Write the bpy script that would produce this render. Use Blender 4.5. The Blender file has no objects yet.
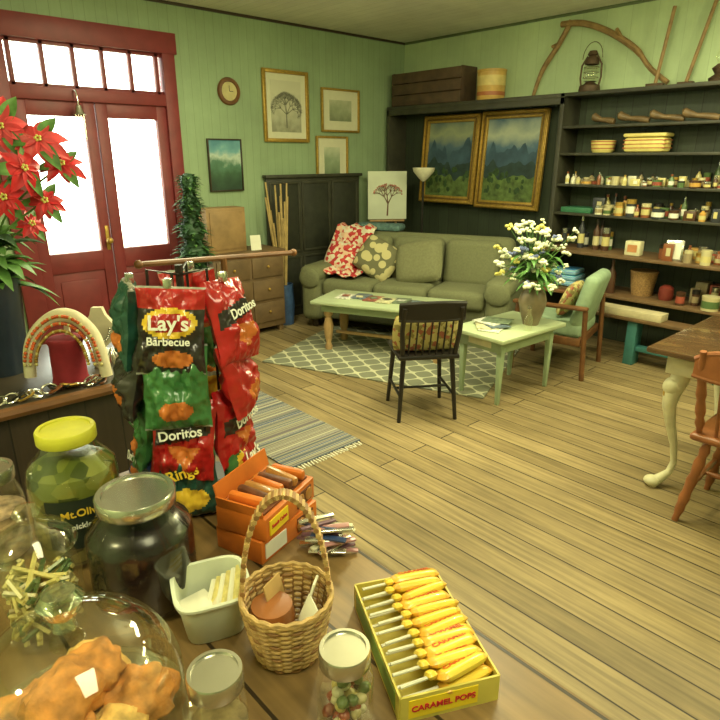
import bpy, bmesh, math, random
from mathutils import Matrix, Vector, Euler, noise
random.seed(7)
SC=bpy.context.scene
SC.view_settings.view_transform='Standard'
R=math.radians
# ------------------------------------------------------------------ materials
def lin(c):
    return tuple((x/255/12.92 if x/255<=.04045 else ((x/255+.055)/1.055)**2.4) for x in c)+(1,)
MC={}
def newmat(name):
    m=bpy.data.materials.new(name); m.use_nodes=True
    nt=m.node_tree; return m,nt,nt.nodes['Principled BSDF']
def M(name,col,rough=.6,metal=0,var=.12,scale=18,bump=0,emit=0,coat=0):
    if name in MC: return MC[name]
    m,nt,b=newmat(name)
    tc=nt.nodes.new('ShaderNodeTexCoord'); n=nt.nodes.new('ShaderNodeTexNoise')
    n.inputs['Scale'].default_value=scale; n.inputs['Detail'].default_value=4
    nt.links.new(tc.outputs['Object'],n.inputs['Vector'])
    r=nt.nodes.new('ShaderNodeValToRGB'); c=lin(col)
    r.color_ramp.elements[0].position=.3; r.color_ramp.elements[1].position=.7
    r.color_ramp.elements[0].color=tuple(x*(1-var) for x in c[:3])+(1,)
    r.color_ramp.elements[1].color=tuple(min(1,x*(1+var)) for x in c[:3])+(1,)
    nt.links.new(n.outputs['Fac'],r.inputs[0]); nt.links.new(r.outputs[0],b.inputs['Base Color'])
    b.inputs['Roughness'].default_value=rough; b.inputs['Metallic'].default_value=metal
    if coat: b.inputs['Coat Weight'].default_value=coat
    if bump:
        bp=nt.nodes.new('ShaderNodeBump'); bp.inputs['Strength'].default_value=bump; bp.inputs['Distance'].default_value=.01
        nt.links.new(n.outputs['Fac'],bp.inputs['Height']); nt.links.new(bp.outputs[0],b.inputs['Normal'])
    if emit:
        nt.links.new(r.outputs[0],b.inputs['Emission Color']); b.inputs['Emission Strength'].default_value=emit
    MC[name]=m; return m
def planks(name,along,across,width,length,c1,c2,cm,rough=.5,mortar=.004,grain=.35,bump=.3,spec=.5,worn=(.85,1.08)):
    m,nt,b=newmat(name); N=nt.nodes; L=nt.links
    tc=N.new('ShaderNodeTexCoord'); sp=N.new('ShaderNodeSeparateXYZ'); cb=N.new('ShaderNodeCombineXYZ')
    L.new(tc.outputs['Object'],sp.inputs[0]); L.new(sp.outputs[along],cb.inputs[0]); L.new(sp.outputs[across],cb.inputs[1])
    br=N.new('ShaderNodeTexBrick'); br.offset=.37; br.squash=1
    br.inputs['Scale'].default_value=1; br.inputs['Brick Width'].default_value=length; br.inputs['Row Height'].default_value=width
    br.inputs['Mortar Size'].default_value=mortar; br.inputs['Mortar Smooth'].default_value=.3
    br.inputs['Color1'].default_value=lin(c1); br.inputs['Color2'].default_value=lin(c2); br.inputs['Mortar'].default_value=lin(cm)
    L.new(cb.outputs[0],br.inputs['Vector'])
    mp=N.new('ShaderNodeMapping'); mp.inputs['Scale'].default_value=(2.2,45,1); L.new(cb.outputs[0],mp.inputs['Vector'])
    n=N.new('ShaderNodeTexNoise'); n.inputs['Scale'].default_value=1; n.inputs['Detail'].default_value=6; L.new(mp.outputs[0],n.inputs['Vector'])
    n2=N.new('ShaderNodeTexNoise'); n2.inputs['Scale'].default_value=1.6; n2.inputs['Detail'].default_value=8; n2.inputs['Roughness'].default_value=.65; L.new(cb.outputs[0],n2.inputs['Vector'])
    def mult(a,fac,lo,hi,f):
        r=N.new('ShaderNodeMapRange'); r.inputs['From Min'].default_value=.32; r.inputs['From Max'].default_value=.68
        r.inputs['To Min'].default_value=lo; r.inputs['To Max'].default_value=hi; L.new(fac,r.inputs['Value'])
        x=N.new('ShaderNodeMix'); x.data_type='RGBA'; x.blend_type='MULTIPLY'; x.inputs[0].default_value=f
        L.new(a,x.inputs[6]); L.new(r.outputs[0],x.inputs[7]); return x.outputs[2]
    c=mult(br.outputs['Color'],n.outputs['Fac'],1-grain,1+grain*.3,1)
    c=mult(c,n2.outputs['Fac'],worn[0],worn[1],1)
    L.new(c,b.inputs['Base Color']); b.inputs['Roughness'].default_value=rough; b.inputs['Specular IOR Level'].default_value=spec
    bp=N.new('ShaderNodeBump'); bp.inputs['Strength'].default_value=bump; bp.inputs['Distance'].default_value=.006; bp.invert=True
    L.new(br.outputs['Fac'],bp.inputs['Height']); L.new(bp.outputs[0],b.inputs['Normal'])
    return m
def glass(name,tint=(255,255,250),base=.05,rough=.05,top=.5):
    if name in MC: return MC[name]
    m=bpy.data.materials.new(name); m.use_nodes=True; nt=m.node_tree; nt.nodes.clear(); N=nt.nodes
    t=N.new('ShaderNodeBsdfTransparent'); t.inputs[0].default_value=lin(tint)
    g=N.new('ShaderNodeBsdfGlossy'); g.inputs['Roughness'].default_value=rough; g.inputs[0].default_value=(1,1,.95,1)
    f=N.new('ShaderNodeLayerWeight'); f.inputs['Blend'].default_value=.3
    r=N.new('ShaderNodeMapRange'); r.inputs['To Min'].default_value=base; r.inputs['To Max'].default_value=top
    x=N.new('ShaderNodeMixShader'); o=N.new('ShaderNodeOutputMaterial'); L=nt.links
    L.new(f.outputs['Facing'],r.inputs['Value']); L.new(r.outputs[0],x.inputs[0]); L.new(t.outputs[0],x.inputs[1]); L.new(g.outputs[0],x.inputs[2]); L.new(x.outputs[0],o.inputs[0])
    MC[name]=m; return m
def art(name,stops,axis=2,lo=0,hi=1,nscale=6,namt=.25,detail=6,rough=.5):
    m,nt,b=newmat(name); N=nt.nodes; L=nt.links
    tc=N.new('ShaderNodeTexCoord'); sp=N.new('ShaderNodeSeparateXYZ'); L.new(tc.outputs['Object'],sp.inputs[0])
    r=N.new('ShaderNodeMapRange'); r.inputs['From Min'].default_value=lo; r.inputs['From Max'].default_value=hi; L.new(sp.outputs[axis],r.inputs[0])
    n=N.new('ShaderNodeTexNoise'); n.inputs['Scale'].default_value=nscale; n.inputs['Detail'].default_value=detail; L.new(tc.outputs['Object'],n.inputs['Vector'])
    s=N.new('ShaderNodeMath'); s.operation='MULTIPLY_ADD'; L.new(n.outputs['Fac'],s.inputs[0]); s.inputs[1].default_value=namt*2
    a=N.new('ShaderNodeMath'); a.operation='ADD'; a.inputs[1].default_value=-namt; L.new(r.outputs[0],a.inputs[0]); L.new(a.outputs[0],s.inputs[2])
    cr=N.new('ShaderNodeValToRGB'); e=cr.color_ramp.elements
    e[0].position=stops[0][0]; e[0].color=lin(stops[0][1]); e[1].position=stops[-1][0]; e[1].color=lin(stops[-1][1])
    for p,c in stops[1:-1]:
        k=e.new(p); k.color=lin(c)
    L.new(s.outputs[0],cr.inputs[0]); L.new(cr.outputs[0],b.inputs['Base Color']); b.inputs['Roughness'].default_value=rough
    return m
# ------------------------------------------------------------------ builder
class O:
    def __init__(s,name,loc=(0,0,0),rz=0,parent=None,rot=None):
        s.name=name; s.loc=loc; s.rot=rot or (0,0,R(rz)); s.bm=bmesh.new(); s.mats=[]; s.parent=parent; s.kids=[]
    def mi(s,m):
        if m not in s.mats: s.mats.append(m)
        return s.mats.index(m)
    def merge(s,t,m,smooth=False,X=None,fm=None):
        if X is not None: bmesh.ops.transform(t,matrix=X,verts=t.verts)
        k=s.mi(m) if m else 0
        if not fm:
            for f in t.faces: f.material_index=k
        for f in t.faces: f.smooth=smooth
        bmesh.ops.recalc_face_normals(t,faces=t.faces)
        me=bpy.data.meshes.new('t'); t.to_mesh(me); t.free(); s.bm.from_mesh(me); bpy.data.meshes.remove(me)
    def box(s,c,d,m,rot=(0,0,0),bev=.003,seg=2,taper=None):
        t=bmesh.new(); bmesh.ops.create_cube(t,size=1)
        for v in t.verts:
            if taper and v.co.z<0: v.co.x*=taper; v.co.y*=taper
            v.co=Vector((v.co.x*d[0],v.co.y*d[1],v.co.z*d[2]))
        b=min(bev,min(d)*.45)
        if b>0: bmesh.ops.bevel(t,geom=t.edges[:],offset=b,segments=seg,affect='EDGES',profile=.5)
        s.merge(t,m,smooth=bev>.02,X=Matrix.Translation(c)@Euler([R(a) for a in rot]).to_matrix().to_4x4())
        return s
    def b2(s,x0,x1,y0,y1,z0,z1,m,bev=.002):
        return s.box(((x0+x1)/2,(y0+y1)/2,(z0+z1)/2),(abs(x1-x0),abs(y1-y0),abs(z1-z0)),m,bev=bev)
    def lathe(s,prof,c,m,seg=28,X=None,smooth=True,wob=None):
        t=bmesh.new(); rings=[]
        for i,(r,z) in enumerate(prof):
            if r<1e-5: rings.append([t.verts.new((0,0,z))]); continue
            ring=[]
            for k in range(seg):
                a=2*math.pi*k/seg; rr=r*(wob(a,i) if wob else 1)
                ring.append(t.verts.new((rr*math.cos(a),rr*math.sin(a),z)))
            rings.append(ring)
        for A,B in zip(rings,rings[1:]):
            for k in range(seg):
                k2=(k+1)%seg
                if len(A)==1 and len(B)==1: break
                if len(A)==1: t.faces.new((A[0],B[k],B[k2]))
                elif len(B)==1: t.faces.new((A[k],A[k2],B[0]))
                else: t.faces.new((A[k],A[k2],B[k2],B[k]))
        XX=Matrix.Translation(c)
        if X is not None: XX=XX@X
        s.merge(t,m,smooth,XX); return s
    def sph(s,c,d,m,rot=(0,0,0),u=16,v=10,noise_=0,nf=0,na=0):
        t=bmesh.new(); bmesh.ops.create_uvsphere(t,u_segments=u,v_segments=v,radius=1)
        for w in t.verts:
            k=1+random.uniform(-noise_,noise_)
            if na: k+=na*noise.noise(w.co*nf+Vector(c)*50)
            w.co=Vector((w.co.x*d[0]*k,w.co.y*d[1]*k,w.co.z*d[2]*k))
        s.merge(t,m,True,Matrix.Translation(c)@Euler([R(a) for a in rot]).to_matrix().to_4x4()); return s
    def tube(s,pts,rad,m,seg=8,closed=False,flat=1,smooth=True):
        pts=[Vector(p) for p in pts]; n=len(pts)
        if not hasattr(rad,'__len__'): rad=[rad]*n
        t=bmesh.new(); rings=[]; pn=None
        for i,p in enumerate(pts):
            if closed: d=pts[(i+1)%n]-pts[i-1]
            else: d=pts[min(i+1,n-1)]-pts[max(i-1,0)]
            d.normalize()
            if pn is None:
                a=Vector((0,0,1)) if abs(d.z)<.9 else Vector((1,0,0)); pn=(a-d*a.dot(d)).normalized()
            else:
                q=pn-d*pn.dot(d); pn=q.normalized() if q.length>1e-6 else pn
            b=d.cross(pn)
            rings.append([t.verts.new(p+(pn*math.cos(2*math.pi*k/seg)*flat+b*math.sin(2*math.pi*k/seg))*rad[i]) for k in range(seg)])
        pr=list(zip(rings,rings[1:]))
        if closed: pr.append((rings[-1],rings[0]))
        for A,B in pr:
            for k in range(seg): t.faces.new((A[k],A[(k+1)%seg],B[(k+1)%seg],B[k]))
        if not closed:
            t.faces.new(rings[0]); t.faces.new(rings[-1])
        s.merge(t,m,smooth); return s
    def grid(s,fn,nu,nv,m,smooth=True,mf=None,X=None,thick=0):
        t=bmesh.new(); G=[[t.verts.new(fn(i/nu,j/nv)) for j in range(nv+1)] for i in range(nu+1)]
        for i in range(nu):
            for j in range(nv):
                f=t.faces.new((G[i][j],G[i+1][j],G[i+1][j+1],G[i][j+1]))
                f.material_index=s.mi(mf((i+.5)/nu,(j+.5)/nv)) if mf else 0
        s.merge(t,m,smooth,X,fm=mf); return s
    def pillow(s,c,d,m,rot=(0,0,0),X=None,mf=None,n=16,p=4,puff=.5):
        XX=X if X is not None else Matrix.Translation(c)@Euler([R(a) for a in rot]).to_matrix().to_4x4()
        for sg in (-1,1):
            def fn(u,v):
                a=2*u-1; b=2*v-1
                h=max(0,(1-abs(a)**p)*(1-abs(b)**p))**puff
                pin=1-.08*(a*a*b*b)
                return Vector((a*d[0]/2*pin,sg*h*d[2]/2,b*d[1]/2*pin))
            s.grid(fn,n,n,m,True,mf,XX)
        return s
    def prism(s,poly,y0,y1,m,X=None,bev=0):
        t=bmesh.new(); A=[t.verts.new((x,y0,z)) for x,z in poly]; B=[t.verts.new((x,y1,z)) for x,z in poly]; n=len(poly)
        t.faces.new(A); t.faces.new(B)
        for k in range(n): t.faces.new((A[k],A[(k+1)%n],B[(k+1)%n],B[k]))
        s.merge(t,m,False,X); return s
    def leaf(s,p0,az,el,L,W,m,droop=.6,n=6,fold=.15):
        p0=Vector(p0); d=Vector((math.cos(az)*math.cos(el),math.sin(az)*math.cos(el),math.sin(el))); side=Vector((-math.sin(az),math.cos(az),0))
        def fn(u,v):
            w=W*math.sin(math.pi*min(1,u*.95+.05))**.8*(1-.3*u); a=(v-.5)*2
            p=p0+d*L*u+Vector((0,0,-droop*L*u*u)); return p+side*a*w/2+Vector((0,0,abs(a)*w*fold))
        s.grid(fn,n,2,m); return s
    def text(s,body,X,size,m,ex=.0004,align='CENTER',shear=0):
        s.kids.append((body,X,size,m,ex,align,shear)); return s
    def done(s):
        me=bpy.data.meshes.new(s.name); s.bm.to_mesh(me); s.bm.free()
        for m in s.mats: me.materials.append(m)
        try: me.set_sharp_from_angle(angle=R(42))
        except Exception: pass
        ob=bpy.data.objects.new(s.name,me); SC.collection.objects.link(ob)
        ob.location=s.loc; ob.rotation_euler=s.rot
        if s.parent: ob.parent=s.parent
        for i,(body,X,size,m,ex,al,sh) in enumerate(s.kids):
            cu=bpy.data.curves.new('label','FONT'); cu.body=body; cu.size=size; cu.extrude=ex; cu.align_x=al; cu.align_y='CENTER'; cu.materials.append(m); cu.shear=sh; cu.offset=size*.02
            t=bpy.data.objects.new('label_text_%d'%(i+1),cu); SC.collection.objects.link(t); t.parent=ob; t.matrix_local=X
        return ob
def fr(a,o,tilt=0,roll=0):
    """frame facing outward at angle a: x=viewer right, y=up, z=outward"""
    a=R(a); n=Vector((math.cos(a)*math.cos(tilt),math.sin(a)*math.cos(tilt),math.sin(tilt))); t=Vector((-math.sin(a),math.cos(a),0)); u=n.cross(t)
    m=Matrix((t,u,n)).transposed().to_4x4(); m.translation=Vector(o); return m@Matrix.Rotation(roll,4,'Z')
def vormat(name,scale,stops,rough=.9,out='Distance'):
    m,nt,b=newmat(name); tc=nt.nodes.new('ShaderNodeTexCoord');vo=nt.nodes.new('ShaderNodeTexVoronoi');vo.inputs['Scale'].default_value=scale;cr=nt.nodes.new('ShaderNodeValToRGB');cr.color_ramp.interpolation='CONSTANT'
    e=cr.color_ramp.elements;e[0].color=lin(stops[0][1]);e[1].position=stops[-1][0];e[1].color=lin(stops[-1][1])
    for p,c in stops[1:-1]: k=e.new(p);k.color=lin(c)
    nt.links.new(tc.outputs['Object'],vo.inputs['Vector'])
    if out=='Distance': nt.links.new(vo.outputs['Distance'],cr.inputs[0])
    else:
        sp=nt.nodes.new('ShaderNodeSeparateXYZ'); nt.links.new(vo.outputs['Color'],sp.inputs[0]); nt.links.new(sp.outputs[0],cr.inputs[0])
    nt.links.new(cr.outputs[0],b.inputs['Base Color']);b.inputs['Roughness'].default_value=rough; return m

# ------------------------------------------------------------------ palette
dark=M('dark_wood',(56,44,30),.5,var=.3,scale=10)
black=M('black_paint',(30,26,22),.4)
brown=M('brown_wood',(108,70,38),.45,var=.25,scale=12)
tan=M('tan_wood',(168,136,90),.6,var=.2)
cream=M('cream_paint',(206,200,160),.5,var=.1)
mint=M('mint_paint',(152,170,134),.5,var=.08,scale=8)
teal=M('teal_paint',(58,112,108),.5)
white=M('white',(232,232,220),.5,var=.04)
paper=M('paper',(222,220,198),.8,var=.04)
gold=M('gold_frame',(176,142,66),.35,.5,var=.2,scale=40)
silver=M('silver_metal',(206,204,192),.22,.9,var=.05)
red=M('door_red',(120,42,44),.5,var=.14,scale=9)
leafm=M('leaf_green',(86,128,62),.5,var=.3,scale=30)
leafd=M('leaf_dark',(44,76,44),.6,var=.3,scale=30)
redfl=M('red_petal',(200,34,46),.45,var=.2)
G=glass('clear_glass'); GW=glass('window_glass',(250,255,250),.02,.02)
yellow=M('yellow',(236,206,40),.45,var=.05); orange=M('orange',(226,120,30),.5,var=.1)
# ------------------------------------------------------------------ room shell
XE,YN,XW,YS,ZC=5.5,5.25,-1.9,-2.2,2.87
floorM=planks('floor_boards',1,0,.132,3.4,(160,140,98),(134,116,78),(58,46,28),.5,.004,.36,.4,.4,(.76,1.1))
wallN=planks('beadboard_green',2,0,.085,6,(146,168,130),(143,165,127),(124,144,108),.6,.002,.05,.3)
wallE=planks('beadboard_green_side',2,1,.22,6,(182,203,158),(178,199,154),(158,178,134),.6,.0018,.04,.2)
ceilM=planks('ceiling_boards',1,0,.11,6,(228,228,212),(222,222,206),(190,190,172),.7,.002,.06,.25)
O('floor').b2(XW,XE,YS,YN,-.1,0,floorM,0).done()
O('ceiling').b2(XW-.1,XE+.1,YS-.1,YN+.1,ZC,ZC+.1,ceilM,0).done()
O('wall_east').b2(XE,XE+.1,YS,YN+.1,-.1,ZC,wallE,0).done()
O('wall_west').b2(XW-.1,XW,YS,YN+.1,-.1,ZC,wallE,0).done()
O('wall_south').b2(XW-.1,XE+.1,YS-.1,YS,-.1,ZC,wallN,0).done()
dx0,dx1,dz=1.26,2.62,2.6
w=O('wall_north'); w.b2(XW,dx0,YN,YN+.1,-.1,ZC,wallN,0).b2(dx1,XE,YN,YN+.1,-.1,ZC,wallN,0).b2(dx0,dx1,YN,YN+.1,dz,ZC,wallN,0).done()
t=O('trim_1')
t.b2(XW,XE-.02,YN-.02,YN,ZC-.022,ZC,dark).b2(XE-.02,XE,YS,YN,ZC-.022,ZC,M('trim_green',(90,104,72),.5)).done()
O('baseboard_north').b2(2.66,XE-.06,YN-.02,YN,0,.12,wallN).done()
t=O('trim_2')
t.b2(dx0-.08,dx0+.08,YN-.03,YN+.1,0,dz,red).b2(dx1-.08,dx1+.03,YN-.03,YN+.1,0,dz,red)
t.b2(dx0-.1,dx1+.05,YN-.04,YN+.1,dz-.13,dz+.03,red).b2(dx0+.08,dx1-.08,YN-.03,YN+.1,2.06,2.15,red)
t.done()
t=O('window_1')
for i in range(6):
    x=1.38+i*(2.5-1.38)/5; t.b2(x-.015,x+.015,YN+.01,YN+.05,2.15,2.47,red)
t.b2(1.34,2.54,YN+.01,YN+.05,2.15,2.175,red).b2(1.34,2.54,YN+.01,YN+.05,2.445,2.47,red).b2(1.35,2.53,YN+.028,YN+.032,2.16,2.46,GW,0); t.done()
for k,(a,b) in enumerate(((1.34,1.935),(1.945,2.54))):
    d=O('door_%d'%(k+1)); y0,y1=YN+.0,YN+.05
    gl=(a+.09,b-.085) 
    d.b2(a,gl[0],y0,y1,.01,2.06,red).b2(gl[1],b,y0,y1,.01,2.06,red).b2(gl[0],gl[1],y0,y1,1.95,2.06,red).b2(gl[0],gl[1],y0,y1,.74,.9,red).b2(gl[0],gl[1],y0,y1,.01,.2,red)
    d.b2(gl[0],gl[1],y0+.015,y1-.01,.2,.74,red).b2(gl[0]+.05,gl[1]-.05,y0+.005,y1,.27,.67,red,.01)
    d.b2(gl[0],gl[1],y0+.022,y0+.027,.9,1.95,GW,0)
    if k==0:
        d.sph((b-.03,y0-.045,.98),(.028,.028,.028),gold).tube([(b-.03,y0,.98),(b-.03,y0-.04,.98)],.01,gold)
        d.b2(b-.045,b-.015,y0-.006,y0,.9,1.1,gold)
    d.done()
o=O('door_chime',(1.78,YN-.05,2.08)); o.tube([(0,.05,.06),(0,-.03,.05),(0,-.05,0),(0,-.05,-.06)],.006,silver)
o.lathe([(0,.0),(.02,-.005),(.03,-.04),(.045,-.07)],(0,-.05,-.05),silver,20)
for k in range(4): o.tube([(-.03+.02*k,-.05,-.1),(-.03+.02*k,-.05,-.24-.02*k)],.005,silver,6)
o.done()
O('ground').b2(-4,9,YN+.1,14,-.12,-.02,M('gravel',(190,190,160),.9,scale=60)).done()
# ------------------------------------------------------------------ shelving along east wall
blk=planks('shelf_back_boards',2,1,.14,5,(58,68,50),(52,60,44),(26,28,20),.6,.003,.2,.3)
shm=M('shelf_dark',(58,57,44),.5,var=.25,scale=8)
shb=M('shelf_brown',(104,80,52),.5,var=.25,scale=8)
s=O('shelving_unit')
s.b2(5.47,5.495,.5,5.2,.0,2.17,blk,0)
s.b2(5.18,5.47,3.0,5.2,2.145,2.18,shm).b2(5.18,5.2,3.0,5.2,2.09,2.145,shm).b2(5.18,5.47,5.17,5.2,0,2.145,shm)
s.b2(5.18,5.47,3.0,3.04,0,2.145,shm).b2(5.18,5.47,.5,.54,0,2.145,shm)
s.b2(5.18,5.47,.5,3.04,2.15,2.18,shm)
for z in (1.91,1.685,1.42,1.17): s.b2(5.19,5.47,.54,3.0,z-.022,z,shm)
s.b2(5.02,5.47,.54,3.0,.835,.86,shb).b2(5.02,5.47,.54,3.0,.495,.52,shb)
s.b2(5.19,5.47,1.35,1.375,0,1.42,shm)
s.done()
bn=O('low_bench')
bn.b2(4.84,5.01,1.2,2.42,.375,.4,shb)
for y in (1.3,2.0): bn.b2(4.87,4.99,y-.04,y+.04,0,.375,teal)
bn.b2(4.9,4.97,1.3,2.0,.12,.16,teal).done()
O('wooden_slab').b2(4.86,5.0,1.78,2.36,.4,.46,M('slab_wood',(190,178,140),.6),.004).done()
c=O('wooden_crate'); z0=2.18; cw=M('crate_wood',(80,62,44),.7,var=.3,scale=9)
for k in range(3): c.b2(5.2,5.22,4.18,5.15,z0+.005+k*.112,z0+.108+k*.112,cw)
c.b2(5.44,5.46,4.18,5.15,z0,z0+.34,cw).b2(5.22,5.44,4.18,4.2,z0,z0+.34,cw).b2(5.22,5.44,5.13,5.15,z0,z0+.34,cw).b2(5.22,5.44,4.2,5.13,z0,z0+.015,cw).done()
b=O('lard_tin',(5.33,3.9,2.18))
b.lathe([(0,0),(.13,0),(.135,.01),(.14,.255),(.145,.26),(.145,.275),(0,.28)],(0,0,0),M('tin_ochre',(196,158,84),.45)); b.lathe([(.1385,.13),(.1405,.22)],(0,0,0),M('tin_cream',(208,186,118),.5)); b.lathe([(.1375,.04),(.1385,.075)],(0,0,0),M('tin_red',(164,96,56),.5))
b.done()
rust=M('rusty_metal',(84,66,48),.6,.4,var=.3)
l=O('oil_lantern',(5.33,2.86,2.18))
l.lathe([(0,0),(.085,0),(.09,.02),(.085,.055),(.05,.07),(.035,.085),(.055,.09)],(0,0,0),rust)
l.lathe([(.045,.09),(.062,.14),(.058,.19),(.04,.22)],(0,0,0),G)
l.lathe([(.045,.22),(.06,.225),(.055,.26),(.03,.29),(.045,.3),(.03,.33),(0,.335)],(0,0,0),rust)
for sg in(-1,1): l.tube([(0,sg*.08,.05),(0,sg*.095,.12),(0,sg*.09,.22),(0,sg*.045,.29)],.008,rust)
l.tube([(0,.09*math.cos(a),.27+.13*math.sin(a)) for a in [i*math.pi/12 for i in range(13)]],.003,rust)
for z in(.12,.16,.2): l.tube([(.064*math.cos(a),.064*math.sin(a),z) for a in [i*math.pi/6 for i in range(12)]],.002,rust,closed=True)
l.done()
tw=M('tool_wood',(140,112,70),.6,var=.25)
def crv(p,n=24):
    out=[];P=[Vector(q) for q in p];P=[P[0]]+P+[P[-1]]
    for i in range(1,len(P)-2):
        for k in range(n//(len(P)-3)):
            t=k/(n//(len(P)-3)); a,b,c,d=P[i-1],P[i],P[i+1],P[i+2]
            out.append(.5*((2*b)+(c-a)*t+(2*a-5*b+4*c-d)*t*t+(3*b-a-3*c+d)*t**3))
    out.append(P[-2]); return out
y=O('wooden_yoke',(0,0,0))
y.tube(crv([(5.46,3.50,2.2),(5.46,3.42,2.42),(5.465,3.28,2.62),(5.46,3.17,2.80)],24),[.016+.008*min(1,i/10) for i in range(25)],tw)
y.tube(crv([(5.45,3.26,2.78),(5.45,3.05,2.76),(5.455,2.8,2.66),(5.45,2.55,2.5),(5.44,2.4,2.34),(5.43,2.24,2.22)],30),[.026]*20+[.02]*11,tw)
y.tube([(5.46,3.3,2.62),(5.4,3.3,2.6)],.015,tw).tube([(5.455,2.7,2.62),(5.38,2.7,2.66)],.015,tw).done()
y=O('wooden_hoe'); y.tube([(5.36,2.31,2.2),(5.38,2.25,2.76)],.015,tw).box((5.36,2.31,2.2),(.04,.14,.03),rust).done()
y=O('wooden_rake'); y.tube([(5.43,2.1,2.2),(5.46,1.98,2.78)],.015,tw).box((5.43,2.1,2.2),(.05,.12,.03),rust).done()
l=O('kerosene_lamp',(5.33,1.83,2.18)); l.lathe([(0,0),(.06,0),(.07,.03),(.03,.06),(.055,.1),(.02,.13)],(0,0,0),rust).lathe([(.02,.13),(.04,.17),(.02,.27)],(0,0,0),G).done()
lw=M('last_wood',(112,90,58),.5,var=.3)
for k,(yy,L) in enumerate(((2.68,.2),(2.42,.26),(2.15,.26),(1.9,.26))):
    o=O('shoe_last',(5.3,yy,1.91),rz=88+k*5)
    pts=[(-.5,.03,.03),(-.35,.035,.04),(-.1,.03,.05),(.1,.025,.055),(.3,.04,.07),(.45,.045,.09),(.5,.03,.09)]
    o.tube([(L*a,0,c*.8) for a,b_,c in pts],[b_*.75 for a,b_,c in pts],lw,10).done()
def stripes(name,c1,c2,c3,sc=9):
    m,nt,b=newmat(name); N=nt.nodes;L=nt.links
    tc=N.new('ShaderNodeTexCoord');wv=N.new('ShaderNodeTexWave');wv.bands_direction='Z';wv.inputs['Scale'].default_value=sc;L.new(tc.outputs['Object'],wv.inputs[0])
    cr=N.new('ShaderNodeValToRGB');cr.color_ramp.elements[0].color=lin(c1);cr.color_ramp.elements[1].color=lin(c3);e=cr.color_ramp.elements.new(.5);e.color=lin(c2);cr.color_ramp.interpolation='CONSTANT'
    cr.color_ramp.elements[1].position=.35;cr.color_ramp.elements[2].position=.7
    L.new(wv.outputs['Fac'],cr.inputs[0]);L.new(cr.outputs[0],b.inputs['Base Color']);return m
ym=M('basket_yellow',(214,198,116),.5,var=.08); yr=M('basket_red_band',(172,96,60),.5)
o=O('striped_bowl',(5.31,2.66,1.685)); o.lathe([(0,0),(.08,0),(.095,.02),(.105,.1),(.1,.1),(.09,.03),(0,.02)],(0,0,0),ym)
for z,r_ in((.03,.0975),(.06,.101),(.085,.104)): o.lathe([(r_,z),(r_+.001,z+.009)],(0,0,0),yr)
o.done()
o=O('striped_tin',(5.31,2.28,1.685)); o.box((0,0,.06),(.16,.34,.12),ym,bev=.03).box((0,0,.135),(.17,.35,.03),ym,bev=.012)
for z in(.035,.065,.095): o.box((0,0,z),(.163,.343,.010),yr,bev=.004)
o.done()
o=O('striped_tin',(5.31,1.5,1.685)); o.box((0,0,.05),(.14,.2,.1),ym,bev=.03).box((0,0,.05),(.143,.203,.01),yr,bev=.004).done()
cols=[(206,202,172),(190,146,72),(76,50,34),(130,76,46),(190,180,136),(84,108,64),(150,74,58),(150,134,100),(198,186,122),(54,56,60)]
bm_=[M('bottle_%d'%i,c,.3,var=.05) for i,c in enumerate(cols)]
def bottles(name,z,y0,y1,h0,h1,rows=2,picks=None,step=.055,x0=5.23,dx=.085,fat=1,boxes=.12):
    o=O(name,(0,0,z)); 
    for r in range(rows):
        y=y0
        while y<y1:
            h=random.uniform(h0,h1); rad=random.uniform(.015,.029)*fat; m=bm_[random.choice(picks or range(10))]; X=x0+r*dx+random.uniform(-.01,.01)
            q=random.random()
            if q<boxes:
                y+=rad*.6; o.box((X,y,h*.42),(rad*2,rad*3,h*.84),m,rot=(0,0,random.uniform(-12,12)),bev=.002).box((X-rad*1.02,y,h*.45),(.002,rad*2,h*.4),random.choice([paper,bm_[8],bm_[4]]),bev=0); y+=rad*.8
            elif q<boxes+.1:
                rr=rad*1.6; y+=rad*.6; o.lathe([(0,0),(rr,0),(rr,h*.45),(rr*1.04,h*.46),(rr*1.04,h*.55),(0,h*.56)],(X,y,0),m,14).lathe([(rr*1.01,h*.1),(rr*1.01,h*.38)],(X,y,0),random.choice([paper,bm_[1],bm_[5],bm_[6]]),14); y+=rad*.6
            elif q<.55:
                o.lathe([(0,0),(rad,0),(rad,h*.6),(rad*.35,h*.78),(rad*.35,h*.85)],(X,y,0),m,12).lathe([(rad*.45,h*.84),(rad*.45,h),(0,h)],(X,y,0),random.choice([black,bm_[3],silver,gold]),10)
                o.lathe([(rad*1.02,h*.15),(rad*1.02,h*.45)],(X,y,0),random.choice([paper,m,bm_[8],bm_[4]]),12)
            else:
                hh=h*.7; o.lathe([(0,0),(rad*1.15,0),(rad*1.15,hh*.75)],(X,y,0),m,12).lathe([(rad*1.2,hh*.75),(rad*1.2,hh),(0,hh)],(X,y,0),random.choice([silver,bm_[4],black,gold]),12)
                o.lathe([(rad*1.17,hh*.2),(rad*1.17,hh*.6)],(X,y,0),random.choice([paper,bm_[8],bm_[7],m]),12)
            y+=step*random.uniform(.8,1.7)*fat
    return o.done()
bottles('small_bottles',1.42,.9,2.92,.05,.11,3,[0,2,4,7,8,3,5],.06,dx=.07)
bottles('tall_bottles',1.42,.7,1.9,.14,.22,1,[0,5,8,2,1],.06,x0=5.43)
bottles('sauce_bottles',1.17,.9,2.62,.08,.21,3,[2,3,1,0,5,2,4,9,8],.054,x0=5.22,dx=.08,fat=1.15)
bottles('jam_jars',.86,.9,2.0,.09,.2,4,[1,0,2,3,6,7,4],.07,x0=5.08,fat=1.35,boxes=.25)
bottles('wine_bottles',.86,2.5,2.95,.22,.29,2,[9,2,9,5],.085,x0=5.25,fat=1.2,boxes=0)
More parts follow.
